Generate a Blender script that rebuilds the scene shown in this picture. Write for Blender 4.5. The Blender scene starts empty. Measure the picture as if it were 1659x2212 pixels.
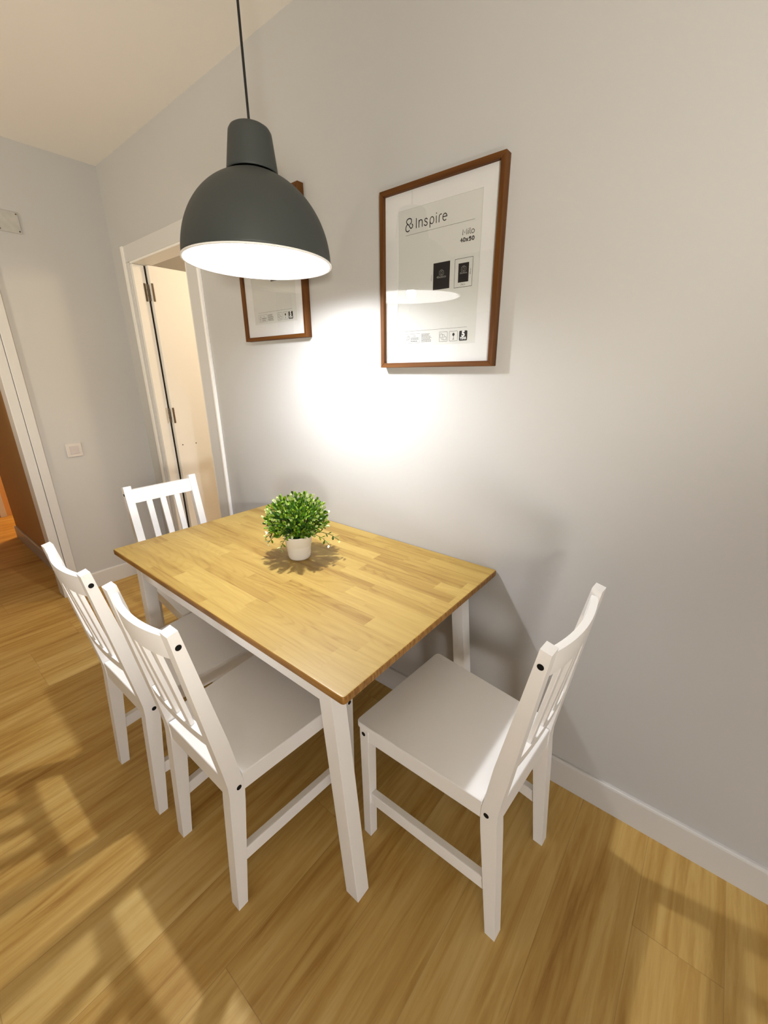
import bpy, bmesh, math, random
from mathutils import Vector, Matrix
random.seed(7)
sc = bpy.context.scene
COL = sc.collection
PI = math.pi

# ------------------------------------------------------------------ materials
class NT:
    def __init__(s, name):
        s.m = bpy.data.materials.new(name); s.m.use_nodes = True
        s.t = s.m.node_tree; s.t.nodes.clear()
        s.out = s.t.nodes.new('ShaderNodeOutputMaterial')
    def n(s, typ, **kw):
        nd = s.t.nodes.new(typ)
        for k, v in kw.items():
            if k.startswith('i_'):
                key = k[2:]
                key = int(key) if key.isdigit() else key.replace('_', ' ')
                s.set(nd.inputs[key], v)
            else: setattr(nd, k, v)
        return nd
    def set(s, sock, v):
        if isinstance(v, bpy.types.NodeSocket): s.t.links.new(v, sock)
        elif isinstance(v, bpy.types.Node): s.t.links.new(v.outputs[0], sock)
        else: sock.default_value = v
    def math(s, op, a, b=0.0, c=0.0):
        nd = s.t.nodes.new('ShaderNodeMath'); nd.operation = op
        s.set(nd.inputs[0], a); s.set(nd.inputs[1], b); s.set(nd.inputs[2], c)
        return nd.outputs[0]
    def ramp(s, fac, stops):
        nd = s.t.nodes.new('ShaderNodeValToRGB'); s.set(nd.inputs[0], fac)
        e = nd.color_ramp.elements
        while len(e) < len(stops): e.new(0.5)
        for el, (p, c) in zip(e, stops): el.position = p; el.color = (*c, 1)
        return nd.outputs[0]
    def mix(s, fac, a, b, mode='MIX'):
        nd = s.t.nodes.new('ShaderNodeMix'); nd.data_type = 'RGBA'; nd.blend_type = mode
        s.set(nd.inputs[0], fac); s.set(nd.inputs[6], a); s.set(nd.inputs[7], b)
        return nd.outputs[2]
    def bsdf(s, color, rough=0.5, bump=None, spec=0.5, **kw):
        p = s.t.nodes.new('ShaderNodeBsdfPrincipled')
        s.set(p.inputs['Base Color'], color if not isinstance(color, tuple) else (*color, 1))
        s.set(p.inputs['Roughness'], rough); p.inputs['Specular IOR Level'].default_value = spec
        for k, v in kw.items(): s.set(p.inputs[k.replace('_', ' ')], v)
        if bump is not None:
            b = s.t.nodes.new('ShaderNodeBump'); b.inputs['Strength'].default_value = bump[1]
            b.inputs['Distance'].default_value = bump[2]
            s.set(b.inputs['Height'], bump[0]); s.t.links.new(b.outputs[0], p.inputs['Normal'])
        s.t.links.new(p.outputs[0], s.out.inputs[0]); return p

def lin(r, g, b):
    f = lambda c: (c/12.92 if c <= .04045 else ((c+.055)/1.055)**2.4)
    return tuple(f(v/255) for v in (r, g, b))

def plain(name, rgb, rough=.5, spec=.5, noise=0.0, nscale=8.0, bump=0.0, bscale=200.0):
    t = NT(name); tc = t.n('ShaderNodeTexCoord').outputs['Object']
    col = tuple(rgb)
    if noise:
        nz = t.n('ShaderNodeTexNoise', i_Vector=tc, i_Scale=nscale, i_Detail=3.0)
        col = t.ramp(nz, [(0.3, tuple(c*(1-noise) for c in rgb)), (0.7, rgb)])
    bm = None
    if bump:
        nb = t.n('ShaderNodeTexNoise', i_Vector=tc, i_Scale=bscale, i_Detail=2.0)
        bm = (nb.outputs[0], bump, .001)
    t.bsdf(col, rough, bm, spec); return t.m

M = {}
M['wall'] = plain('wall_paint', (.49, .485, .475), .85, .2, .015, 2.0, .06, 260)
M['ceiling'] = plain('ceiling_paint', (.80, .77, .73), .9, .2, .015, 2.0, .1, 260)
M['hall_wall'] = plain('hall_dim_warm_tint', (.62, .38, .16), .85, .2, .02, 2.0, .06, 260)  # tan colour stands in for the hall's dim warm light
M['dark_wall'] = plain('bounce_cut_dark', (.10, .10, .105), .85, .2, .02, 2.0, .06, 260)  # unseen walls made dark to cut bounce light onto the floor
M['trim'] = plain('off_white_trim', (.60, .59, .575), .4, .4, .01, 4)
M['door'] = plain('door_lacquer', (.80, .78, .74), .45, .4, .01, 3)
M['white'] = plain('white_lacquer', (.90, .89, .88), .38, .45, .012, 6, .03, 120)
M['black'] = plain('black_plastic', (.006, .006, .006), .6, .2)
M['grey_metal'] = plain('grey_lacquered_metal', lin(64, 68, 66), .5, .35, .03, 5)
M['shade_white'] = plain('shade_inside_white', (.88, .88, .87), .5, .3)
M['cable'] = plain('black_cable', (.008, .008, .008), .5, .4)
M['mat'] = plain('mat_board', (.70, .69, .70), .8, .2)
M['paper'] = plain('insert_paper', (.62, .615, .60), .75, .2)
M['ink'] = plain('black_ink', (.018, .014, .014), .6, .3)
M['ink_grey'] = plain('grey_ink', (.24, .23, .22), .7, .2)
M['ink_brown'] = plain('dark_grey_ink', (.085, .075, .07), .7, .2)
M['ink_white'] = plain('white_ink', (.75, .75, .75), .7, .2)
M['ceramic'] = plain('white_plastic_pot', (.82, .79, .76), .45, .4, .01, 10)
M['soil'] = plain('dark_moss', (.02, .03, .01), .9, .1, .4, 60)
M['stem'] = plain('plastic_stem', (.05, .13, .03), .6, .3)
M['hinge'] = plain('aged_brass', (.10, .065, .03), .45, .5)
M['brass'] = plain('bright_metal', (.62, .54, .40), .3, .6)
M['switch'] = plain('switch_plastic', (.58, .54, .51), .4, .4)
M['rocker'] = plain('switch_rocker_plastic', (.50, .46, .45), .35, .4)
M['cover'] = plain('painted_cover', (.47, .46, .43), .8, .2, .12, 40)
M['screw'] = plain('dark_screw', (.03, .025, .015), .5, .4)

def wood_floor():
    t = NT('laminate_floor'); tc = t.n('ShaderNodeTexCoord').outputs['Object']
    sp = t.n('ShaderNodeSeparateXYZ', i_Vector=tc)
    u = t.math('DIVIDE', sp.outputs[0], .192); row = t.math('FLOOR', u)
    w1 = t.n('ShaderNodeTexWhiteNoise', noise_dimensions='1D', i_W=row)
    v = t.math('ADD', t.math('DIVIDE', sp.outputs[1], 1.28), t.math('MULTIPLY', w1.outputs[0], 7.3))
    col = t.math('FLOOR', v)
    cmb = t.n('ShaderNodeCombineXYZ', i_X=row, i_Y=col)
    w2 = t.n('ShaderNodeTexWhiteNoise', noise_dimensions='2D', i_Vector=cmb)
    rnd = w2.outputs[0]
    def stretch(sx, sy):
        return t.n('ShaderNodeCombineXYZ', i_X=t.math('MULTIPLY', sp.outputs[0], sx),
                   i_Y=t.math('MULTIPLY', sp.outputs[1], sy), i_Z=t.math('MULTIPLY', rnd, 31.0))
    g1 = t.n('ShaderNodeTexNoise', i_Vector=stretch(46, 3.0), i_Scale=1.0, i_Detail=6.0, i_Roughness=.62, i_Distortion=.5)
    g2 = t.n('ShaderNodeTexNoise', i_Vector=stretch(9, 1.1), i_Scale=1.0, i_Detail=3.0, i_Distortion=.8)
    f = t.math('ADD', t.math('MULTIPLY', g1, .62), t.math('ADD', t.math('MULTIPLY', g2, .46), t.math('MULTIPLY', rnd, .07)))
    c = t.ramp(f, [(.36, (.31, .150, .028)), (.50, (.46, .275, .068)), (.63, (.56, .370, .115)), (.80, (.66, .48, .185))])
    fu = t.math('FRACT', u); fv = t.math('FRACT', v)
    su = t.math('LESS_THAN', fu, .010); sv = t.math('LESS_THAN', fv, .0016)
    seam = t.math('MULTIPLY', t.math('MAXIMUM', su, sv), .28)
    c = t.mix(seam, c, (.10, .045, .012, 1))
    t.bsdf(c, .48, (g1.outputs[0], .06, .001), .35); return t.m
M['floor'] = wood_floor()

def stave_top():
    t = NT('pine_stave_tabletop'); tc = t.n('ShaderNodeTexCoord').outputs['Object']
    sp = t.n('ShaderNodeSeparateXYZ', i_Vector=tc)
    u = t.math('DIVIDE', t.math('ADD', sp.outputs[1], 3.0), .0475); row = t.math('FLOOR', u)
    w1 = t.n('ShaderNodeTexWhiteNoise', noise_dimensions='1D', i_W=row)
    v = t.math('ADD', t.math('DIVIDE', sp.outputs[0], .36), t.math('MULTIPLY', w1.outputs[0], 9.7))
    col = t.math('FLOOR', v)
    cmb = t.n('ShaderNodeCombineXYZ', i_X=row, i_Y=col)
    rnd = t.n('ShaderNodeTexWhiteNoise', noise_dimensions='2D', i_Vector=cmb).outputs[0]
    def stretch(sx, sy):
        return t.n('ShaderNodeCombineXYZ', i_X=t.math('MULTIPLY', sp.outputs[0], sx),
                   i_Y=t.math('MULTIPLY', sp.outputs[1], sy), i_Z=t.math('ADD', t.math('MULTIPLY', rnd, 53.0), t.math('MULTIPLY', sp.outputs[2], 20.0)))
    g1 = t.n('ShaderNodeTexNoise', i_Vector=stretch(2.2, 60), i_Scale=1.0, i_Detail=4.0, i_Roughness=.55, i_Distortion=.5)
    # cathedral rings: a distorted stretched field folded into bands
    g2 = t.n('ShaderNodeTexNoise', i_Vector=stretch(1.6, 11), i_Scale=1.0, i_Detail=1.0, i_Distortion=.25)
    ring = t.math('SINE', t.math('MULTIPLY', g2, 95.0))
    ring = t.math('POWER', t.math('MULTIPLY_ADD', ring, .5, .5), 3.0)
    f = t.math('ADD', t.math('MULTIPLY', g1, .6), t.math('SUBTRACT', t.math('MULTIPLY', rnd, .34), t.math('MULTIPLY', ring, .085)))
    c = t.ramp(f, [(.12, (.22, .112, .020)), (.40, (.355, .230, .056)), (.76, (.45, .315, .090))])
    t.bsdf(c, .42, (g1.outputs[0], .04, .001), .4); return t.m
M['table_top'] = stave_top()
def stave_edge():
    t = NT('darker_table_edge'); tc = t.n('ShaderNodeTexCoord').outputs['Object']  # side faces of the tabletop, darker brown than the top
    mp = t.n('ShaderNodeMapping', i_Vector=tc, i_Scale=(6, 150, 40))
    g = t.n('ShaderNodeTexNoise', i_Vector=mp, i_Scale=1.0, i_Detail=3.0)
    c = t.ramp(g, [(.35, (.19, .080, .012)), (.65, (.33, .165, .034))])
    t.bsdf(c, .45, None, .35); return t.m
M['table_edge'] = stave_edge()

def frame_wood(name, ax):
    t = NT(name); tc = t.n('ShaderNodeTexCoord').outputs['Object']
    s = [70, 70, 70]; s[ax] = 3
    mp = t.n('ShaderNodeMapping', i_Vector=tc, i_Scale=tuple(s))
    g = t.n('ShaderNodeTexNoise', i_Vector=mp, i_Scale=1.0, i_Detail=4.0, i_Distortion=.3)
    c = t.ramp(g, [(.3, (.066, .020, .002)), (.7, (.135, .050, .007))])
    t.bsdf(c, .58, None, .25); return t.m
M['oak_h'] = frame_wood('oak_veneer_rail', 0)
M['oak_v'] = frame_wood('oak_veneer_stile', 2)

def glass():
    t = NT('picture_glass')
    fr = t.n('ShaderNodeFresnel', i_IOR=1.5)
    a = t.n('ShaderNodeBsdfTransparent', i_Color=(.985, .99, .985, 1)); b = t.n('ShaderNodeBsdfGlossy', i_Roughness=.0)
    ge = t.n('ShaderNodeNewGeometry')
    front = t.math('MULTIPLY', t.math('MULTIPLY', fr.outputs[0], 1.9), t.math('SUBTRACT', 1.0, ge.outputs['Backfacing']))
    mx = t.n('ShaderNodeMixShader', i_0=front, i_1=a.outputs[0], i_2=b.outputs[0])
    t.t.links.new(mx.outputs[0], t.out.inputs[0]); return t.m
M['glass'] = glass()

def leaf_mat(name, c0, c1, c2):
    t = NT(name); g = t.n('ShaderNodeNewGeometry')
    c = t.ramp(g.outputs['Random Per Island'], [(0, c0), (.55, c1), (1, c2)])
    p = t.bsdf(c, .38, None, .45)
    return t.m
M['leaf'] = leaf_mat('plastic_leaf', (.016, .062, .003), (.085, .21, .007), (.31, .43, .028))
M['leaf_tip'] = leaf_mat('plastic_leaf_tip', (.30, .46, .06), (.52, .62, .22), (.80, .84, .60))

def emit(name, rgb, st):
    t = NT(name); e = t.n('ShaderNodeEmission', i_Color=(*rgb, 1), i_Strength=st)
    t.t.links.new(e.outputs[0], t.out.inputs[0]); return t.m
M['bulb'] = emit('lit_led_globe', (.97, .985, 1.0), 150.0)

# ------------------------------------------------------------------ mesh helpers
def link(name, bm, mat, parent=None, smooth=False, loc=(0, 0, 0)):
    me = bpy.data.meshes.new(name)
    bmesh.ops.recalc_face_normals(bm, faces=bm.faces[:])
    if smooth:
        for f in bm.faces: f.smooth = True
    bm.to_mesh(me); bm.free()
    for m in (mat if isinstance(mat, (list, tuple)) else [mat]): me.materials.append(m)
    o = bpy.data.objects.new(name, me); COL.objects.link(o); o.location = loc
    if parent: o.parent = parent
    return o
def add_box(bm, x0, x1, y0, y1, z0, z1):
    vs = [bm.verts.new((x, y, z)) for x in (x0, x1) for y in (y0, y1) for z in (z0, z1)]
    for q in ((0, 1, 3, 2), (4, 6, 7, 5), (0, 4, 5, 1), (2, 3, 7, 6), (0, 2, 6, 4), (1, 5, 7, 3)):
        bm.faces.new([vs[i] for i in q])
    return vs
def bevel(bm, w, seg=2, edges=None):
    bmesh.ops.bevel(bm, geom=edges if edges is not None else bm.edges[:], offset=w, segments=seg, profile=.6, affect='EDGES', clamp_overlap=True)
def box(name, b, mat, parent=None, bw=0.0, seg=2):
    bm = bmesh.new(); add_box(bm, *b)
    if bw: bevel(bm, bw, seg)
    return link(name, bm, mat, parent)
def frustum(bm, b, t):
    """8-corner solid from bottom rect (x0,x1,y0,y1,z) and top rect"""
    vs = []
    for (x0, x1, y0, y1, z) in (b, t):
        vs += [bm.verts.new(p) for p in ((x0, y0, z), (x1, y0, z), (x1, y1, z), (x0, y1, z))]
    bm.faces.new(vs[3::-1]); bm.faces.new(vs[4:])
    for i in range(4): j = (i+1) % 4; bm.faces.new((vs[i], vs[j], vs[4+j], vs[4+i]))
def lathe(bm, prof, n=64, close=False):
    rings = []
    for r, z in prof:
        if r < 1e-6: rings.append([bm.verts.new((0, 0, z))])
        else: rings.append([bm.verts.new((r*math.cos(2*PI*i/n), r*math.sin(2*PI*i/n), z)) for i in range(n)])
    pairs = list(zip(rings, rings[1:])) + ([(rings[-1], rings[0])] if close else [])
    for a, b in pairs:
        for i in range(n):
            j = (i+1) % n
            if len(a) == 1 and len(b) == 1: continue
            if len(a) == 1: bm.faces.new((a[0], b[j], b[i]))
            elif len(b) == 1: bm.faces.new((a[i], a[j], b[0]))
            else: bm.faces.new((a[i], a[j], b[j], b[i]))
def tube(bm, pts, r, n=10):
    pts = [Vector(p) for p in pts]; rings = []
    for i, p in enumerate(pts):
        d = (pts[min(i+1, len(pts)-1)] - pts[max(i-1, 0)]).normalized()
        a = d.orthogonal().normalized() if abs(d.z) > .9 else d.cross(Vector((0, 0, 1))).normalized()
        if abs(d.z) > .9: a = Vector((0, 1, 0)).cross(d).normalized()
        b = d.cross(a)
        rings.append([bm.verts.new(p + r*(math.cos(2*PI*k/n)*a + math.sin(2*PI*k/n)*b)) for k in range(n)])
    for a, b in zip(rings, rings[1:]):
        for k in range(n): bm.faces.new((a[k], a[(k+1) % n], b[(k+1) % n], b[k]))
    bm.faces.new(rings[0]); bm.faces.new(rings[-1][::-1])
def empty(name, loc, label=None, cat=None, group=None, rz=0.0):
    o = bpy.data.objects.new(name, None); COL.objects.link(o); o.location = loc; o.rotation_euler = (0, 0, rz)
    o.empty_display_size = .05
    if label: tag(o, label, cat, group)
    return o
def tag(o, label, cat, group=None):
    o['label'] = label; o['category'] = cat
    if group: o['group'] = group
    return o
def struct(o, label=None):
    o['kind'] = 'structure'
    if label: o['label'] = label
    return o

# ------------------------------------------------------------------ room shell
CZ = 2.55                    # ceiling height
XE = -1.885                  # face of the end wall
YL = -3.2                    # wall behind the camera
XN = 2.9                     # wall to the right of the picture
def shell(name, boxes, mat):
    bm = bmesh.new()
    for b in boxes: add_box(bm, *b)
    return struct(link(name, bm, mat))
shell('floor', [(-5.2, XN+.1, -6.9, 3.0, -.05, 0)], M['floor'])
shell('ceiling', [(-5.2, XN+.1, -6.9, 3.0, CZ, CZ+.05)], M['ceiling'])
DX0, DX1, DH = -1.655, -1.005, 2.032
WT = .10
shell('wall_right', [(XE-.10, DX0, 0, WT, 0, CZ), (DX1, XN, 0, WT, 0, CZ), (DX0, DX1, 0, WT, DH, CZ)], M['wall'])
HY = -.684                   # edge of the hall opening
shell('wall_far', [(XE-.10, XE, HY, 0, 0, CZ), (XE-.10, XE, YL, HY-.84, 0, CZ), (XE-.10, XE, HY-.84, HY, 2.06, CZ)], M['wall'])
KX0, KX1 = -1.35, -.444  # unseen doorway, added and sized to shape the light patch on the end wall
shell('wall_left', [(-5.2, KX0, YL-.1, YL, 0, CZ), (KX1, XN, YL-.1, YL, 0, CZ), (KX0, KX1, YL-.1, YL, 1.985, CZ)], M['dark_wall'])
shell('wall_near', [(XN, XN+.1, -6.9, 3.0, 0, CZ)], M['dark_wall'])
# hall beyond the opening, side room behind the hinged door, kitchen behind the camera
shell('wall_hall_right', [(-3.50, XE-.10, -.615, -.47, 0, CZ)], M['hall_wall'])
shell('wall_hall_far', [(-4.45, -4.35, -3.2, 3.0, 0, CZ)], M['hall_wall'])
shell('wall_side_room', [(-2.6, -2.5, -.47, 3.0, 0, CZ), (.4, .5, WT, 3.0, 0, CZ), (-4.45, .5, 2.4, 2.5, 0, CZ)], M['wall'])
shell('wall_kitchen', [(-5.2, XN, -6.9, -6.8, 0, CZ), (-5.2, -5.1, -6.9, YL, 0, CZ)], M['wall'])

def baseboard(name, pts):
    """profile with a small rounded shoulder swept along a straight run: pts=(a,b,normal)"""
    a, b, nrm = [Vector((*p, 0)) for p in pts]
    prof = [(0, 0), (.0126, 0), (.0126, .101), (.0110, .1065), (.0075, .1086), (0, .1086)]
    bm = bmesh.new()
    ra = [bm.verts.new(a + nrm*d + Vector((0, 0, z))) for d, z in prof]
    rb = [bm.verts.new(b + nrm*d + Vector((0, 0, z))) for d, z in prof]
    n = len(prof)
    for i in range(n): bm.faces.new((ra[i], ra[(i+1) % n], rb[(i+1) % n], rb[i]))
    bm.faces.new(ra); bm.faces.new(rb[::-1])
    return struct(link(name, bm, M['trim']))
baseboard('baseboard_right', ((-.885, 0), (XN, 0), (0, -1)))
baseboard('baseboard_far', ((XE, -.595), (XE, -.0126), (1, 0)))
baseboard('baseboard_corner', ((XE, 0), (-1.725, 0), (0, -1)))
baseboard('baseboard_hall', ((-3.50, -.615), (XE-.10, -.615), (0, -1)))
baseboard('baseboard_hall_end', ((-3.50, -.47), (-3.50, -.628), (-1, 0)))

# door casing around the hinged door
def casing(name, boxes, mat=None, bw=.003):
    bm = bmesh.new()
    for b in boxes: add_box(bm, *b)
    bevel(bm, bw, 2)
    return struct(link(name, bm, mat or M['trim']))
casing('trim_1', [(-1.725, -1.692, -.016, 0, 0, 2.11)], M['door'])
casing('trim_2', [(-1.690, DX0-.002, -.011, 0, 0, DH-.010)])
casing('trim_3', [(DX1+.002, -.898, -.009, 0, 0, DH-.010)])
casing('trim_4', [(-.896, -.880, -.016, 0, 0, 2.11)], M['white'])
casing('trim_5', [(-1.690, -.898, -.009, 0, DH-.008, 2.11)])
casing('trim_6', [(DX0+.0005, DX0+.030, -.006, .060, 0, DH-.020)], M['door'])
casing('trim_7', [(DX0+.0005, DX0+.018, .0615, WT-.001, 0, DH-.020)], M['door'])
casing('trim_12', [(DX1-.012, DX1-.0005, -.006, WT-.001, 0, DH-.020)], M['door'])
casing('trim_13', [(DX0+.0005, DX1-.0005, -.006, WT-.001, DH-.0185, DH-.0005)], M['door'])

M['gap_shade'] = plain('door_gap_shade', (.02, .014, .010), .7, .2)
casing('door_gap_strip', [(DX0+.0182, DX0+.0235, .0625, .0715, .006, DH-.022)], M['gap_shade'], .0008)  # black strip painting the shade in the gap beside the door leaf
door = box('door_1', (-1.632, -1.596, .072, .705, .006, 2.012), M['door'], None, .002); struct(door)
door['label'] = 'cream interior door leaf swung open into the lit side room'
for z in (.28, 1.13, 1.865):
    h = empty('hinge', (-1.622, .055, z)); h.parent = door
    bm = bmesh.new(); tube(bm, [(0, .008, -.045), (0, .008, .045)], .0065, 12)
    for q in (-.016, .016): tube(bm, [(0, .008, q-.002), (0, .008, q+.002)], .0085, 12)
    link('hinge_knuckle', bm, M['hinge'], h)
    box('hinge_leaf', (-.0035, -.0015, -.014, -.002, -.05, .05) if abs(z-1.13) > .01 else (-.0035, -.0015, -.012, -.005, -.05, .05), M['brass'] if abs(z-1.13) < .01 else M['hinge'], h)
    box('hinge_leaf', (.0262, .0282, .018, .030, -.05, .05), M['hinge'], h)
# two small screw dots on the leaf
for (y, z) in ((.105, .93), (.20, .93)):
    bm = bmesh.new(); tube(bm, [(-1.5965, y, z), (-1.5950, y, z)], .004, 10); link('screw', bm, M['screw'], door)

# hall opening casing
casing('trim_8', [(XE, XE+.014, -.648, -.600, 0, 2.16)])
casing('trim_9', [(XE-.10, XE+.010, HY-.014, -.650, 0, 2.13)])
casing('trim_10', [(XE, XE+.014, HY-.84, HY-.014, 2.055, 2.16)])
casing('trim_11', [(-4.35, -4.335, -.60, -.548, 0, 2.1), (-4.35, -4.335, -1.5, -1.448, 0, 2.1), (-4.35, -4.335, -1.448, -.60, 2.05, 2.1)])
d2 = box('door_2', (-4.35, -4.343, -1.448, -.612, .012, 2.05), M['door'], None, .002); struct(d2)
d2['label'] = 'white hall door at the far left edge of the photo'

# ------------------------------------------------------------------ small things on the end wall
sw = empty('light_switch', (XE, -.446, .944), 'square white single rocker light switch on the far wall beside the hall opening', 'light switch')
bm = bmesh.new(); add_box(bm, 0, .009, -.042, .042, -.042, .042); bevel(bm, .003, 2); link('plate', bm, M['switch'], sw)
bm = bmesh.new()
frustum(bm, (-.0245, .0245, -.0245, .0245, .0085), (-.0235, .0235, -.0235, .0235, .0125))
bmesh.ops.transform(bm, matrix=Matrix(((0, 0, 1, 0), (1, 0, 0, 0), (0, 1, 0, 0), (0, 0, 0, 1))), verts=bm.verts)
link('rocker', bm, M['rocker'], sw)
cv = empty('junction_box_cover', (XE, -.486, 2.165), 'painted junction box cover screwed high on the far wall', 'wall cover')
bm = bmesh.new(); add_box(bm, 0, .006, -.05, .05, -.05, .05); bevel(bm, .002, 2); link('cover_plate', bm, M['cover'], cv)
for (y, z, m) in ((.041, -.040, 'screw'), (.041, .040, 'hinge'), (-.041, .040, 'hinge'), (-.041, -.040, 'hinge')):
    bm = bmesh.new(); tube(bm, [(.0055, y, z), (.0075, y, z)], .0035, 10); link('screw', bm, M[m], cv)

# ------------------------------------------------------------------ table
TX0, TX1, TY0, TY1, TZ = -.4809, .7681, -.7533, -.0020, .75
TC = ((TX0+TX1)/2, (TY0+TY1)/2)
tb = empty('dining_table', (TC[0], TC[1], 0), 'rectangular dining table with honey pine top and white splayed legs', 'table')
bm = bmesh.new()
hx, hy = (TX1-TX0)/2, (TY1-TY0)/2
add_box(bm, -hx, hx, -hy, hy, TZ-.021, TZ)
ve = [e for e in bm.edges if abs(e.verts[0].co.z-e.verts[1].co.z) > .01]
bevel(bm, .012, 5, ve)
he = [e for e in bm.edges if abs(e.verts[0].co.z-e.verts[1].co.z) < 1e-5 and e.calc_face_angle(0) > 1]
bevel(bm, .005, 3, he)
for fc in bm.faces:
    if abs(fc.normal.z) < .80: fc.material_index = 1
link('tabletop', bm, [M['table_top'], M['table_edge']], tb)
LY = .336                    # outer face of the legs from centre line
def leg_top_x(z): return .6015 - .0888*z
for sx in (-1, 1):
    for sy in (-1, 1):
        bm = bmesh.new()
        def rect(z):
            xo = leg_top_x(z); a, b = sorted((sx*xo, sx*(xo-.0455))); c, d = sorted((sy*LY, sy*(LY-.0455)))
            return (a, b, c, d, z)
        frustum(bm, rect(0), rect(TZ-.021)); bevel(bm, .0022, 2)
        link('leg', bm, M['white'], tb)
xa = leg_top_x(.69)-.044
for sy in (-1, 1):
    y0, y1 = sorted((sy*(LY-.002), sy*(LY-.022)))
    box('apron', (-xa, xa, y0, y1, .645, TZ-.021), M['white'], tb, .0015)
for sx in (-1, 1):
    x0, x1 = sorted((sx*(xa+.034), sx*(xa+.014)))
    box('apron', (x0, x1, -LY+.0455, LY-.0455, .645, TZ-.021), M['white'], tb, .0015)

# ------------------------------------------------------------------ chairs
# local frame: x across, +y towards the back (u = y-.235), origin on the floor under the seat
UO = .235
REAR = [(0, 0), (-.024, .355), (-.0275, .395), (-.0275, .430), (-.022, .475), (-.010, .56), (.038, .903)]
FRONT = [(-.028, 0), (-.0665, .345), (-.0700, .385), (-.0690, .420), (-.0620, .468), (-.049, .56), (.0150, .908)]
def u_mid(z, tbl=None):
    def it(tb, z):
        for (u0, z0), (u1, z1) in zip(tb, tb[1:]):
            if z0 <= z <= z1: return u0+(u1-u0)*(z-z0)/(z1-z0)
        return tb[-1][0]
    return it(FRONT, z), it(REAR, z)
HW = .169                    # outer half width at the rear posts
def bolt(parent, p, axis):
    bm = bmesh.new(); p = Vector(p); a = Vector(axis)
    tube(bm, [p-a*.002, p+a*.0006], .0068, 16)
    return link('bolt_cap', bm, M['black'], parent)
def swept(name, zs, thick, off, bow, parent, half, dip=0.0):
    """a rail between the posts: zs=(z0,z1), follows the lean of the posts, bowed backwards in the middle"""
    bm = bmesh.new(); N = 16; rings = []
    for i in range(N+1):
        x = -half + 2*half*i/N; b = bow*(1-(x/half)**2)
        ring = []
        for z, s in ((zs[0], 0), (zs[0], 1), (zs[1], 1), (zs[1], 0)):
            f, r = u_mid(z); u = r - off - (thick if s else 0) + b
            ring.append(bm.verts.new((x, u+UO, z-dip*(1-(x/half)**2))))
        rings.append(ring)
    for a, b in zip(rings, rings[1:]):
        for k in range(4): bm.faces.new((a[k], a[(k+1) % 4], b[(k+1) % 4], b[k]))
    bm.faces.new(rings[0]); bm.faces.new(rings[-1][::-1])
    ed = [e for e in bm.edges if abs(e.verts[0].co.x-e.verts[1].co.x) > .001]
    bevel(bm, .003, 2, ed)
    return link(name, bm, M['white'], parent)
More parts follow.
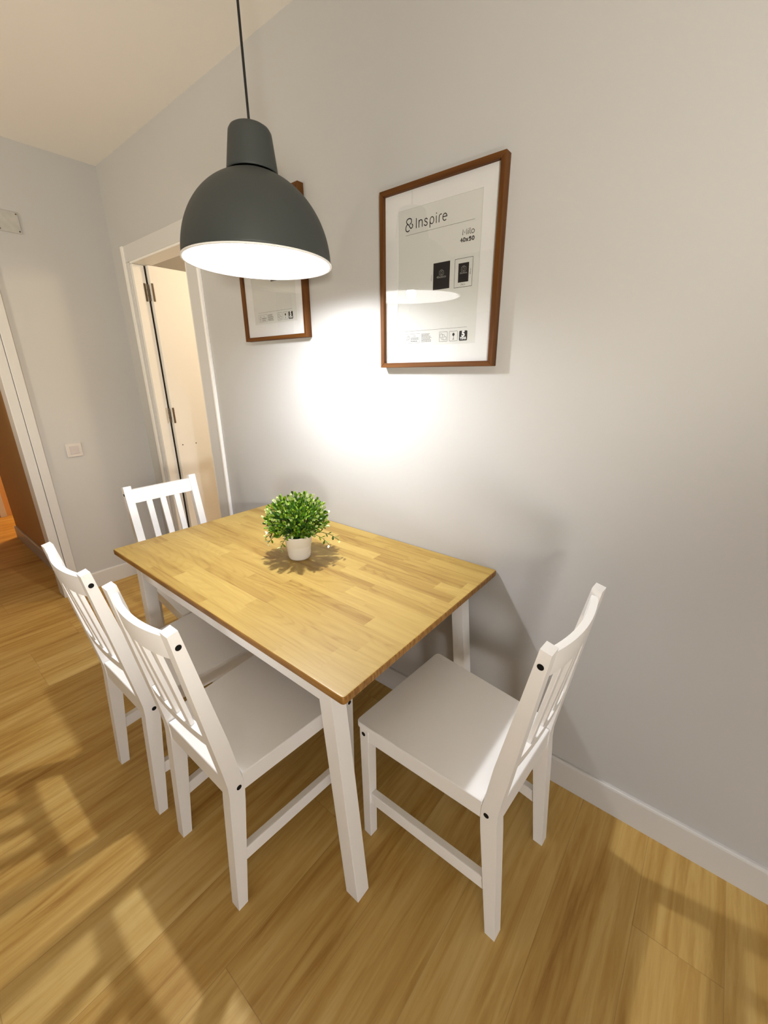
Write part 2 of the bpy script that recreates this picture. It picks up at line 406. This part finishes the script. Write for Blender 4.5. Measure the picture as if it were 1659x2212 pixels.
def make_chair(label):
    c = empty('dining_chair', (0, 0, 0), label, 'chair', 'white slat back dining chairs')
    W = M['white']
    for s in (-1, 1):
        # rear leg and back post in one curved piece
        bm = bmesh.new(); x0, x1 = sorted((s*HW, s*(HW-.033)))
        poly = REAR + FRONT[::-1]
        a = [bm.verts.new((x0, u+UO, z)) for u, z in poly]; b = [bm.verts.new((x1, u+UO, z)) for u, z in poly]
        n = len(poly)
        for i in range(n): bm.faces.new((a[i], a[(i+1) % n], b[(i+1) % n], b[i]))
        bm.faces.new(a); bm.faces.new(b[::-1])
        ed = [e for e in bm.edges if e.calc_face_angle(0) > .6]
        bevel(bm, .0025, 2, ed)
        p = link('rear_leg', bm, W, c)
        bolt(p, (s*HW, .0205+UO, .870), (s, 0, 0)); bolt(p, (s*HW, -.0555+UO, .406), (s, 0, 0))
        # front leg
        bm = bmesh.new(); fx = .1965
        r0 = (*sorted((s*fx, s*(fx-.029))), -.443+UO, -.414+UO, 0); r1 = (*sorted((s*fx, s*(fx-.033))), -.450+UO, -.416+UO, .430)
        frustum(bm, r0, r1); bevel(bm, .0022, 2)
        p = link('front_leg', bm, W, c)
        bolt(p, (s*fx, -.434+UO, .406), (s, 0, 0))
        # side apron and side stretcher run from front leg to rear leg
        def run(name, xf, xr, uf, ur, z0, z1, th, bw):
            bm = bmesh.new(); vs = []
            for (xx, uu) in ((xf, uf), (xr, ur)):
                for dx in (0, -s*th):
                    for z in (z0, z1): vs.append(bm.verts.new((s*xx+dx, uu+UO, z)))
            for q in ((0, 1, 3, 2), (4, 6, 7, 5), (0, 4, 5, 1), (2, 3, 7, 6), (0, 2, 6, 4), (1, 5, 7, 3)): bm.faces.new([vs[i] for i in q])
            bevel(bm, bw, 2); return link(name, bm, W, c)
        run('side_apron', .1935, .1665, -.418, -.062, .384, .430, .018, .002)
        run('side_stretcher', .1915, .1625, -.417, -.045, .140, .182, .021, .003)
    box('front_apron', (-.165, .165, -.444+UO, -.426+UO, .384, .430), W, c, .002)
    box('rear_apron', (-.137, .137, -.052+UO, -.030+UO, .384, .431), W, c, .002)
    # seat board with a tongue that runs back between the posts
    out = [(-.204, -.458), (.204, -.458), (.1735, -.0685), (.1345, -.0685), (.1345, -.0285), (-.1345, -.0285), (-.1345, -.0685), (-.1735, -.0685)]
    bm = bmesh.new(); lo = [bm.verts.new((x, u+UO, .4305)) for x, u in out]; hi = [bm.verts.new((x, u+UO, .446)) for x, u in out]
    n = len(out)
    for i in range(n): bm.faces.new((lo[i], lo[(i+1) % n], hi[(i+1) % n], hi[i]))
    bm.faces.new(lo[::-1]); bm.faces.new(hi)
    ve = [e for e in bm.edges if abs(e.verts[0].co.z-e.verts[1].co.z) > .01 and e.verts[0].co.y < -.2]
    bevel(bm, .020, 5, ve)
    te = [e for e in bm.edges if e.verts[0].co.z > .445 and e.verts[1].co.z > .445 and e.calc_face_angle(0) > 1]
    bevel(bm, .004, 3, te)
    link('seat', bm, W, c)
    half = HW-.033
    swept('crest_rail', (.826, .889), .016, .004, .018, c, half, .004)
    swept('lower_back_rail', (.556, .588), .017, .002, .006, c, half)
    for xs in (-.066, 0, .066):
        bm = bmesh.new(); vs = []
        for z, th, bow, off in ((.586, .011, .006, .0050), (.826, .011, .018, .0065)):
            f, r = u_mid(z); b = bow*(1-(xs/half)**2); u = r-off+b
            for (dx, du) in ((-.0135, 0), (.0135, 0), (.0135, -th), (-.0135, -th)): vs.append(bm.verts.new((xs+dx, u+du+UO, z)))
        bm.faces.new(vs[3::-1]); bm.faces.new(vs[4:])
        for i in range(4): j = (i+1) % 4; bm.faces.new((vs[i], vs[j], vs[4+j], vs[4+i]))
        bevel(bm, .002, 2); link('slat', bm, W, c)
    return c
def copy_tree(o, parent=None):
    c = o.copy(); COL.objects.link(c); c.parent = parent
    for ch in list(o.children): copy_tree(ch, c)
    return c
# back-foot reference point (middle of the rear edge between the feet) and direction the back faces
spots = [((1.084, -.386), math.radians(-90-3.2), 'white slat back chair at the right end of the table beside the picture wall'),
         ((.3335, -.932), PI + math.radians(.6), 'white slat back chair on the long side nearest the front corner leg'),
         ((-.1045, -.951), PI + math.radians(.8), 'white slat back chair on the long side, second from the front corner leg'),
         ((-.773, -.4045), math.radians(90), 'white slat back chair at the far end of the table facing its short edge')]
proto = make_chair(spots[0][2])
for i, ((x, y), rz, lab) in enumerate(spots):
    o = proto if i == 0 else copy_tree(proto)
    d = Vector((-math.sin(rz), math.cos(rz)))        # world direction of local +y
    o.location = (x - d.x*UO, y - d.y*UO, 0); o.rotation_euler = (0, 0, rz); o['label'] = lab

# ------------------------------------------------------------------ pendant lamp
LP = Vector((.1389, -.4006, 1.6922)); TILT = (-.0191, .0137, 0)
pl = empty('pendant_lamp', LP, 'grey dome pendant lamp hanging lit over the dining table on a black cable', 'lamp')
pl.rotation_euler = TILT
RIM, HD = .2050, .222
def dome(t, dr=0.0): return ((RIM-dr)*math.cos(t), (HD-dr)*math.sin(t))
T1 = math.acos(.0585/RIM)
outer = [dome(T1*i/28) for i in range(29)]
inner = [dome(T1*i/28, .0032) for i in range(29)]
bm = bmesh.new()
lathe(bm, [(RIM-.0012, .0036), (RIM+.0002, .0036)] + outer[1:] + [dome(T1*i/28, .0016) for i in range(28, 0, -1)], 96, close=True)
link('shade', bm, M['grey_metal'], pl, True)
bm = bmesh.new()
lathe(bm, [(RIM-.0030, -.0004), (RIM+.0028, -.0002), (RIM+.0032, .0014), (RIM+.0026, .0034), (RIM-.0014, .0034)] + [(r, z) for r, z in [dome(T1*i/28, .0018) for i in range(1, 29)]] + [(.03, .2085), (.03, .206)] + [dome(T1*i/28, .0036) for i in range(28, 0, -1)] + [(RIM-.0034, .0010)], 96, close=True)
link('shade_lining', bm, M['shade_white'], pl, True)
zb = outer[-1][1]-.004
bm = bmesh.new(); lathe(bm, [(0, zb+.014), (.050, zb+.014), (.050, zb+.002), (0, zb+.002)], 48); link('neck_collar', bm, M['cable'], pl, True)
neck = [(.0672, zb+.0055), (.0680, zb+.0070), (.0674, zb+.012), (.0575, zb+.086), (.0560, zb+.096), (.0515, zb+.1035), (.045, zb+.1075), (.030, zb+.1105), (.006, zb+.1115), (.006, zb+.108), (.045, zb+.1045), (.0545, zb+.086), (.0640, zb+.012), (.0640, zb+.0055)]
bm = bmesh.new(); lathe(bm, neck, 72, close=True)
link('shade_neck', bm, M['grey_metal'], pl, True)
bm = bmesh.new(); lathe(bm, [(0, zb-.005), (.021, zb-.005), (.021, zb-.075), (.0, zb-.075)], 32)
link('lamp_socket', bm, M['shade_white'], pl, True)
bz, br = .060, .032         # frosted globe bulb, centre above the rim plane
bm = bmesh.new(); lathe(bm, [(0, zb-.0755), (.0135, zb-.0755), (.0145, bz+.050), (.018, bz+.0305), (0, bz+.0305)], 32)
link('bulb_base', bm, M['shade_white'], pl, True)
bm = bmesh.new(); lathe(bm, [(0, bz+br*.94)] + [(br*math.sin(math.radians(a)), bz+br*math.cos(math.radians(a))) for a in range(24, 176, 8)] + [(0, bz-br)], 40)
link('bulb_globe', bm, M['bulb'], pl, True)
# cable: straight up to the ceiling, written in the lamp's own (slightly tilted) frame
Rl = Matrix.Rotation(TILT[1], 3, 'Y') @ Matrix.Rotation(TILT[0], 3, 'X')
top = Rl @ Vector((0, 0, zb+.110)) + LP
ca = [top + Vector((-.0015*math.sin(i/12*PI), 0, (CZ-top.z)*i/12)) for i in range(13)]
bm = bmesh.new(); tube(bm, [Rl.inverted() @ (p-LP) for p in ca], .0033, 10)
link('cable', bm, M['cable'], pl, True)

# ------------------------------------------------------------------ picture frames
FW, FH, FD = .422, .5216, .0293
def ribbon(bm, pts, w, y, cap=True):
    """flat round-ended stroke in the frame plane; pts in (u,v) measured from the frame's lower left corner"""
    P = [Vector((p[0], p[1])) for p in pts]; n = len(P)
    closed = (P[0]-P[-1]).length < 1e-6 and n > 3
    L, R = [], []
    for i in range(n):
        if closed: d = P[(i+1) % (n-1)] - P[(i-1) % (n-1)]
        else: d = P[min(i+1, n-1)] - P[max(i-1, 0)]
        d.normalize(); nn = Vector((-d.y, d.x))*w/2
        L.append(P[i]+nn); R.append(P[i]-nn)
    V = lambda q: bm.verts.new((q.x, y, q.y))
    l = [V(q) for q in L]; r = [V(q) for q in R]
    for i in range(n-1): bm.faces.new((l[i], l[i+1], r[i+1], r[i]))
    if cap and not closed:
        for i, sgn in ((0, -1), (n-1, 1)):
            d = (P[min(i+1, n-1)] - P[max(i-1, 0)]).normalized()*sgn
            fan = []
            for k in range(7):
                a = -PI/2 + PI*k/6; fan.append(V(P[i] + (d*math.cos(a) + Vector((-d.y, d.x))*math.sin(a))*w/2))
            bm.faces.new(fan)
def smooth(pts, n=6):
    P = [Vector((p[0], p[1])) for p in pts]; out = []
    for i in range(len(P)-1):
        p0, p1, p2, p3 = P[max(i-1, 0)], P[i], P[i+1], P[min(i+2, len(P)-1)]
        for k in range(n):
            t = k/n
            out.append(.5*((2*p1)+(p2-p0)*t+(2*p0-5*p1+4*p2-p3)*t*t+(3*p1-p0-3*p2+p3)*t**3))
    return [tuple(q) for q in out] + [tuple(P[-1])]
def arc(cx, cy, rx, ry, a0, a1, n=14):
    return [(cx+rx*math.cos(math.radians(a0+(a1-a0)*i/n)), cy+ry*math.sin(math.radians(a0+(a1-a0)*i/n))) for i in range(n+1)]
def rectline(u0, u1, v0, v1, r=.0):
    if r == 0: return [(u0, v0), (u1, v0), (u1, v1), (u0, v1), (u0, v0)]
    o = []
    for cx, cy, a in ((u1-r, v0+r, -90), (u1-r, v1-r, 0), (u0+r, v1-r, 90), (u0+r, v0+r, 180)): o += arc(cx, cy, r, r, a, a+90, 4)
    return o + [o[0]]
def fill(bm, pts, y): bm.faces.new([bm.verts.new((u, y, v)) for u, v in pts])
def rectstroke(bm, u0, u1, v0, v1, w, y):
    for a, b, c, d in ((u0-w/2, u1+w/2, v0-w/2, v0+w/2), (u0-w/2, u1+w/2, v1-w/2, v1+w/2), (u0-w/2, u0+w/2, v0, v1), (u1-w/2, u1+w/2, v0, v1)):
        fill(bm, [(a, c), (b, c), (b, d), (a, d)], y)
def text(name, body, size, u, v, y, mat, parent, rot=0.0, align='CENTER', bold=0.0, sx=1.0):
    cu = bpy.data.curves.new(name, 'FONT'); cu.body = body; cu.size = size; cu.align_x = align; cu.align_y = 'CENTER'; cu.offset = bold; cu.resolution_u = 3
    ob = bpy.data.objects.new(name, cu); COL.objects.link(ob)
    dg = bpy.context.evaluated_depsgraph_get(); me = bpy.data.meshes.new_from_object(ob.evaluated_get(dg))
    bpy.data.objects.remove(ob); bpy.data.curves.remove(cu)
    me.transform(Matrix.Translation((u, y, v)) @ Matrix.Rotation(PI/2, 4, 'X') @ Matrix.Rotation(rot, 4, 'Z') @ Matrix.Diagonal((sx, 1, 1, 1)))
    me.materials.clear(); me.materials.append(mat)
    o = bpy.data.objects.new(name, me); COL.objects.link(o); o.parent = parent
    return o
YP = -.0150                  # face of the printed sheet behind the mat
YI = YP - .0003              # ink
def make_frame(label, x, z):
    f = empty('picture_frame', (x, 0, z), label, 'picture frame', 'oak picture frames on the wall')
    p = .0150
    for nm, pts, mt in (('frame_rail', ((0, 0), (FW, 0), (FW-p, p), (p, p)), 'oak_h'), ('frame_rail', ((0, FH), (FW, FH), (FW-p, FH-p), (p, FH-p)), 'oak_h'),
                        ('frame_stile', ((0, 0), (0, FH), (p, FH-p), (p, p)), 'oak_v'), ('frame_stile', ((FW, 0), (FW, FH), (FW-p, FH-p), (FW-p, p)), 'oak_v')):
        bm = bmesh.new()
        a = [bm.verts.new((u, -FD, v)) for u, v in pts]; b = [bm.verts.new((u, -.001, v)) for u, v in pts]
        bm.faces.new(a); bm.faces.new(b[::-1])
        for i in range(4): bm.faces.new((a[i], a[(i+1) % 4], b[(i+1) % 4], b[i]))
        bevel(bm, .0008, 1); link(nm, bm, M[mt], f)
    box('backing_board', (p-.002, FW-p+.002, -.012, -.004, p-.002, FH-p+.002), M['ink_brown'], f)
    # mat board with a window
    u0, u1, v0, v1 = .0655, .3565, .0665, .4585
    bm = bmesh.new(); q = .0155
    O = [(q, q), (FW-q, q), (FW-q, FH-q), (q, FH-q)]; I = [(u0, v0), (u1, v0), (u1, v1), (u0, v1)]
    yo, yi = YP-.0016, YP-.0001
    A = [bm.verts.new((u, yo, v)) for u, v in O]; B = [bm.verts.new((u, yo, v)) for u, v in I]; Cc = [bm.verts.new((u, yi, v)) for u, v in I]; D = [bm.verts.new((u, yi, v)) for u, v in O]
    for i in range(4):
        j = (i+1) % 4
        bm.faces.new((A[i], A[j], B[j], B[i])); bm.faces.new((B[i], B[j], Cc[j], Cc[i])); bm.faces.new((A[j], A[i], D[i], D[j])); bm.faces.new((Cc[i], Cc[j], D[j], D[i]))
    link('mat_board', bm, M['mat'], f)
    s = box('printed_insert', (q+.02, FW-q-.02, YP, YP+.0012, q+.02, FH-q-.02), M['paper'], f)
    # brand lettering drawn in single strokes
    bm = bmesh.new(); w = .0027
    def st(pts, ww=w): ribbon(bm, pts, ww, YI)
    st([(.1348, .4045), (.1348, .4290)])
    st([(.1445, .4045), (.1445, .4222)]); st(smooth([(.1445, .4165), (.1460, .4205), (.1500, .4225), (.1545, .4215), (.1565, .4175), (.1567, .4045)]))
    st(smooth([(.1748, .4200), (.1712, .4226), (.1672, .4218), (.1655, .4188), (.1672, .4158), (.1715, .4135), (.1746, .4105), (.1745, .4068), (.1708, .4045), (.1668, .4052), (.1640, .4075)]))
    st([(.1845, .3970), (.1845, .4150)]); st(arc(.1912, .4138, .0067, .0088, 180, -180, 24))
    st([(.2065, .4045), (.2065, .4215)]); st([(.2069, .4284), (.2069, .4288)], .0032)
    st([(.2160, .4045), (.2160, .4165)]); st(smooth([(.2160, .4160), (.2172, .4208), (.2210, .4230), (.2242, .4230)]))
    st([(.2290, .4148), (.2425, .4148)]); st(arc(.2358, .4138, .0069, .0088, 5, 305, 24))
    link('brand_lettering', bm, M['ink'], s)
    bm = bmesh.new()
    st(smooth([(.111, .4185), (.1155, .4215), (.1168, .4265), (.1150, .4315), (.1085, .4338), (.1010, .4322), (.0978, .4280), (.0985, .4240), (.1020, .4200), (.1070, .4160), (.1110, .4100), (.1150, .4070), (.1195, .4090), (.1215, .4135), (.1185, .4175)]), .0029)
    st(smooth([(.1020, .4200), (.0968, .4150), (.0950, .4080), (.0975, .4020), (.1035, .4000), (.1085, .4022)]), .0029)
    link('brand_emblem', bm, M['ink'], s)
    for v0_, u1_ in ((.3893, .335), (.1126, .327)):
        bm = bmesh.new(); fill(bm, [(.095, v0_), (u1_, v0_), (u1_, v0_+.0010), (.095, v0_+.0010)], YI); link('rule_line', bm, M['ink_grey'], s)
    # product name
    bm = bmesh.new(); w2 = .0020
    st([(.2975, .3570), (.2980, .3705), (.3038, .3610), (.3098, .3705), (.3103, .3570)], w2)
    st([(.3152, .3570), (.3152, .3660)], w2); st([(.3152, .3694), (.3152, .3697)], .002)
    st([(.3202, .3708), (.3202, .3595), (.3216, .3572), (.3234, .3570)], w2); st(arc(.3298, .3616, .0045, .0047, 0, 360, 20), w2)
    link('product_lettering', bm, M['ink_brown'], s)
    # size figures
    bm = bmesh.new(); w3 = .0027
    st([(.2952, .3488), (.2908, .3432), (.2972, .3432)], w3); st([(.2955, .3462), (.2955, .3402)], w3)
    st(arc(.3032, .3446, .0031, .0045, 0, 360, 18), w3)
    st([(.3094, .3402), (.3150, .3464)], w3); st([(.3094, .3464), (.3150, .3402)], w3)
    st(smooth([(.3246, .3488), (.3200, .3488)], 2), w3); st([(.3200, .3488), (.3196, .3450)], w3); st(smooth([(.3196, .3452), (.3228, .3460), (.3250, .3436), (.3236, .3405), (.3194, .3404)]), w3)
    st(arc(.3316, .3446, .0031, .0045, 0, 360, 18), w3)
    link('size_lettering', bm, M['ink'], s)
    # the two sample pictograms
    bm = bmesh.new(); fill(bm, [(.2010, .2255), (.2595, .2255), (.2595, .2985), (.2010, .2985)], YI); fill(bm, [(.2885, .2360), (.3230, .2360), (.3230, .2860), (.2885, .2860)], YI)
    rectstroke(bm, .2762, .3350, .2232, .2982, .0010, YI)
    link('sample_pictograms', bm, M['ink'], s)
    for cx, cy in ((.2303, .2705), (.3060, .2705)):
        bm = bmesh.new()
        ribbon(bm, rectline(cx-.0078, cx+.0078, cy-.006, cy+.0050, .002), .0011, YI-.0003); ribbon(bm, arc(cx, cy-.0008, .0034, .0034, 0, 360, 16), .0010, YI-.0003)
        ribbon(bm, [(cx-.004, cy+.005), (cx-.0028, cy+.0078), (cx+.0028, cy+.0078), (cx+.004, cy+.005)], .0011, YI-.0003)
        link('camera_pictogram', bm, M['ink_grey'], s)
    text('size_caption', '40x50cm', .0090, .2303, .2590, YI-.0003, M['ink_grey'], s, bold=.0002)
    text('size_caption', '30x40cm', .0066, .3058, .2600, YI-.0003, M['ink_grey'], s, bold=.0002)
    text('size_caption', '50cm', .0075, .1950, .2600, YI, M['ink_grey'], s, rot=PI/2)
    text('size_caption', '39cm', .0072, .3285, .2610, YI, M['ink_brown'], s, rot=PI/2)
    text('size_caption', '29cm', .0072, .3055, .2296, YI, M['ink_brown'], s)
    # certificate box, fine print, handling pictograms
    bm = bmesh.new(); ribbon(bm, rectline(.0960, .1555, .0765, .1045, .002), .0006, YI)
    ribbon(bm, smooth([(.1045, .0868), (.1030, .0905), (.1060, .0960), (.1085, .0990), (.1110, .0958), (.1130, .0915), (.1105, .0880), (.1085, .0880)]), .0011, YI)
    ribbon(bm, [(.1085, .0880), (.1085, .0845)], .0011, YI); ribbon(bm, [(.1130, .0965), (.1152, .0985)], .0010, YI); ribbon(bm, [(.1015, .0872), (.1045, .0866)], .0010, YI)
    rnd = random.Random(3)
    def words(u0, u1, v, h):
        u = u0
        while u < u1-.002:
            l = min(rnd.uniform(.003, .009), u1-u); fill(bm, [(u, v), (u+l, v), (u+l, v+h), (u, v+h)], YI); u += l+.0010
    for i in range(7): words(.1615, .1615+rnd.uniform(.031, .040), .1010-.0038*i, .0014)
    for v in (.0905, .0870): words(.1190, .1500, v, .0015)
    words(.1190, .1480, .0808, .0018)
    link('certificate_print', bm, M['ink_brown'], s)
    text('certificate_lettering', 'MIX', .0052, .1345, .0972, YI, M['ink_brown'], s); text('certificate_lettering', 'FSC', .0050, .1080, .0812, YI, M['ink_brown'], s)
    bm = bmesh.new()
    for (a, b) in ((.2295, .2590), (.2665, .2955)): ribbon(bm, rectline(a, b, .0760, .1040, .002), .0008, YI)
    ribbon(bm, rectline(.2325, .2410, .0870, .0985, .0015), .0009, YI); ribbon(bm, rectline(.2440, .2555, .0805, .0890, .0015), .0009, YI)
    ribbon(bm, smooth([(.2425, .0955), (.2465, .0955), (.2492, .0915)]), .0009, YI); ribbon(bm, smooth([(.2372, .0850), (.2385, .0825), (.2420, .0815)]), .0009, YI)
    link('handling_pictograms', bm, M['ink_brown'], s)
    bm = bmesh.new()
    fill(bm, [(.2775, .0965), (.2768, .0935), (.2790, .0905), (.2810, .0898), (.2830, .0905), (.2852, .0935), (.2845, .0965), (.2832, .0988), (.2788, .0988)], YI)
    ribbon(bm, [(.2810, .0900), (.2810, .0815)], .0010, YI); ribbon(bm, [(.2788, .0812), (.2832, .0812)], .0014, YI)
    link('glass_pictogram', bm, M['ink'], s)
    bm = bmesh.new(); fill(bm, rectline(.3012, .3290, .0752, .1035, .003)[:-1], YI); link('warranty_badge', bm, M['ink'], s)
    text('warranty_figure', '5', .0220, .3151, .0938, YI-.0003, M['ink_white'], s, bold=.0011)
    text('warranty_lettering', 'YEAR', .0088, .3151, .0822, YI-.0003, M['ink_white'], s, bold=.0004)
    bm = bmesh.new(); fill(bm, [(.3040, .0769), (.3262, .0769), (.3262, .0776), (.3040, .0776)], YI-.0003); link('warranty_line', bm, M['ink_grey'], s)
    box('glass_pane', (p-.003, FW-p+.003, -.0225, -.0205, p-.003, FH-p+.003), M['glass'], f)
    return f
make_frame('oak picture frame with printed size insert, the right one, nearer the camera', .285, 1.409)
f2 = copy_tree(bpy.data.objects['picture_frame'])
f2.location = (-.5193, 0, 1.531); f2['label'] = 'oak picture frame partly hidden behind the grey lamp shade, left of the other frame'

# ------------------------------------------------------------------ potted plant
PP = Vector((.152, -.350, TZ))
pt = empty('potted_plant', PP, 'small artificial green bush in a white pot standing on the dining table', 'plant')
pot = [(0, 0), (.030, 0), (.0368, .0022), (.0395, .0070), (.0412, .016), (.0440, .0500), (.0445, .0535), (.0462, .0560), (.0490, .086), (.0498, .0905), (.0490, .092), (.0470, .0905), (.0440, .060), (.0410, .05), (0, .05)]
bm = bmesh.new(); lathe(bm, pot, 64); link('pot', bm, M['ceramic'], pt, True)
bm = bmesh.new(); lathe(bm, [(.0445, .066), (.044, .074), (.03, .080), (0, .083), (0, .066)], 40); link('soil', bm, M['soil'], pt, True)
bs, bl = bmesh.new(), bmesh.new()
def leaf(bm, p, d, up, L, w, mi):
    d = d.normalized(); s = d.cross(up)
    if s.length < 1e-3: s = d.orthogonal()
    s.normalize(); n = s.cross(d)
    prof = ((0, .12), (.30, .72), (.62, 1.0), (.86, .72), (1.0, .10)); rows = []
    for t, ww in prof:
        c = p + d*L*t + n*(.18*L*t*t)
        rows.append((bm.verts.new(c - s*w*ww*.5 + n*w*.14*ww), bm.verts.new(c), bm.verts.new(c + s*w*ww*.5 + n*w*.14*ww)))
    for a, b in zip(rows, rows[1:]):
        for i in (0, 1):
            f = bm.faces.new((a[i], a[i+1], b[i+1], b[i])); f.material_index = mi; f.smooth = True
rp = random.Random(11)
NS = 215
for k in range(NS):
    # sprig tips spread over a flattened ball
    ct = 1 - 1.50*(k+.5)/NS; th = k*2.39996 + rp.uniform(-.25, .25); sn = math.sqrt(max(0, 1-ct*ct))
    dirv = Vector((sn*math.cos(th), sn*math.sin(th), ct))
    R = rp.uniform(.88, 1.08)
    tip = Vector((dirv.x*.104*R, dirv.y*.104*R, .146 + dirv.z*(.086 if dirv.z > 0 else .068)*R))
    root = Vector((dirv.x*.022, dirv.y*.022, .075))
    mid = root.lerp(tip, .55) + Vector((0, 0, .016))
    pts = [root, root.lerp(mid, .6)+Vector((0, 0, .004)), mid, mid.lerp(tip, .55)+Vector((0, 0, .003)), tip]
    tube(bs, pts, .0009, 5)
    axis = (pts[4]-pts[2]).normalized()
    tipcol = rp.random() < (.42 if dirv.z > .1 else .28)
    for lev in range(4):
        t = lev/3; base = pts[2].lerp(tip, t) if lev < 3 else tip
        ph = rp.uniform(0, 2*PI) if lev == 0 else ph + PI/2
        side = axis.orthogonal().normalized(); side = Matrix.Rotation(ph, 3, axis) @ side
        n = 3 if lev == 3 else 2
        for j in range(n):
            a = Matrix.Rotation(2*PI*j/n, 3, axis) @ side
            spread = 1.0 if lev < 3 else .55
            leaf(bl, base, axis*(.75+.5*t) + a*spread, axis, rp.uniform(.014, .0200)*(.9 if lev == 3 else 1), rp.uniform(.0072, .0105), 1 if (lev == 3 and tipcol) or rp.random() < .04 else 0)
# a few drooping sprays that hang past the rim of the pot
for th, L in ((-2.45, .085), (-2.0, .075), (-2.8, .095), (.55, .115), (.2, .10), (-1.3, .07)):
    r0 = Vector((.035*math.cos(th), .035*math.sin(th), .09)); e = Vector((math.cos(th), math.sin(th), 0))
    pts = [r0, r0+e*L*.4+Vector((0, 0, .014)), r0+e*L*.75+Vector((0, 0, .004)), r0+e*L+Vector((0, 0, -.014))]
    tube(bs, pts, .0010, 5)
    for q in range(9):
        t = .35 + .65*q/8; i = min(int(t*3), 2); b = pts[i].lerp(pts[i+1], t*3-i); ax = (pts[i+1]-pts[i]).normalized()
        a = Matrix.Rotation(q*1.9, 3, ax) @ ax.orthogonal().normalized()
        leaf(bl, b, ax*.7+a, Vector((0, 0, 1)), .015, .008, 1 if q > 6 else 0)
link('stems', bs, M['stem'], pt)
def link_raw(name, bm, mats, parent):
    me = bpy.data.meshes.new(name); bm.to_mesh(me); bm.free()
    for m in mats: me.materials.append(m)
    o = bpy.data.objects.new(name, me); COL.objects.link(o); o.parent = parent; return o
fo = link_raw('foliage', bl, [M['leaf'], M['leaf_tip']], pt)

# ------------------------------------------------------------------ lights
def light(name, typ, loc, energy, rgb, **kw):
    d = bpy.data.lights.new(name, typ); d.energy = energy; d.color = rgb
    for k, v in kw.items(): setattr(d, k, v)
    o = bpy.data.objects.new(name, d); COL.objects.link(o); o.location = loc; return o
# pendant beam first, then fills added behind the camera, then other rooms
# beam of the LED reflector bulb in the pendant, leaving from just under its globe
light('pendant_beam', 'SPOT', LP + Vector((.0002, .0003, .012)), 50, (.965, .985, 1.03), shadow_soft_size=.022, spot_size=math.radians(172), spot_blend=1.0)
# unseen fill lights added behind the camera to lift walls, ceiling and chairs
def aim(o, d): o.rotation_euler = Vector(d).to_track_quat('-Z', 'Y').to_euler(); return o
aim(light('wall_wash_fill', 'SPOT', (2.62, -2.55, 1.30), 255, (1.0, .94, .82), shadow_soft_size=.16, spot_size=math.radians(92), spot_blend=.5), (-.86, .60, .58))  # added wash without a fixture, for the upper wall
light('low_fill', 'POINT', (2.62, -2.25, .19), 84, (1.0, .98, .96), shadow_soft_size=.28)  # added fill near the floor, for chair backs and lower wall
aim(light('left_wall_fill', 'SPOT', (-.90, -2.95, 1.50), 112, (1.0, .88, .68), shadow_soft_size=.12, spot_size=math.radians(80), spot_blend=.8), (-.70, 2.6, .80))  # added fill for the upper end wall and ceiling corner
light('hall_lamp', 'POINT', (-3.95, .5, 2.1), 85, (1.0, .60, .24), shadow_soft_size=.08)
light('side_room_lamp', 'POINT', (-.55, 1.3, 2.2), 52, (1.0, .76, .48), shadow_soft_size=.12)
light('wall_patch_light', 'POINT', (.90, -6.0, 1.955), 100, (1.0, .83, .63), shadow_soft_size=.010)  # added source, throws the lit rectangle through the doorway onto the end wall

w = bpy.data.worlds.new('night'); sc.world = w; w.use_nodes = True
w.node_tree.nodes['Background'].inputs[0].default_value = (.02, .025, .04, 1)
w.node_tree.nodes['Background'].inputs[1].default_value = .2

# ------------------------------------------------------------------ camera
F_PX = 891.2194
cx, cy, cz, yaw, pitch, roll = 1.270641, -1.232864, 1.395713, .681741, -.3277905, -.0084366
fw = Vector((-math.sin(yaw)*math.cos(pitch), math.cos(yaw)*math.cos(pitch), math.sin(pitch)))
rt = Vector((math.cos(yaw), math.sin(yaw), 0)); u_ = rt.cross(fw)
r_ = rt*math.cos(roll) + u_*math.sin(roll); u_ = -rt*math.sin(roll) + u_*math.cos(roll)
cam = bpy.data.cameras.new('camera'); cam.sensor_fit = 'HORIZONTAL'; cam.sensor_width = 36.0
cam.lens = 36.0*F_PX/1659; cam.clip_start = .02
co = bpy.data.objects.new('camera', cam); COL.objects.link(co)
co.matrix_world = Matrix(((r_.x, u_.x, -fw.x, cx), (r_.y, u_.y, -fw.y, cy), (r_.z, u_.z, -fw.z, cz), (0, 0, 0, 1)))
sc.camera = co

vs = sc.view_settings
sc.display_settings.display_device = 'sRGB'
vs.view_transform = 'Standard'; vs.look = 'None'; vs.gamma = 1.0; vs.use_curve_mapping = False
vs.exposure = 0.0
try:
    sc.cycles.use_denoising = True
    sc.cycles.max_bounces = 10; sc.cycles.diffuse_bounces = 6; sc.cycles.transparent_max_bounces = 12
    sc.cycles.sample_clamp_indirect = 40.0
except Exception: pass
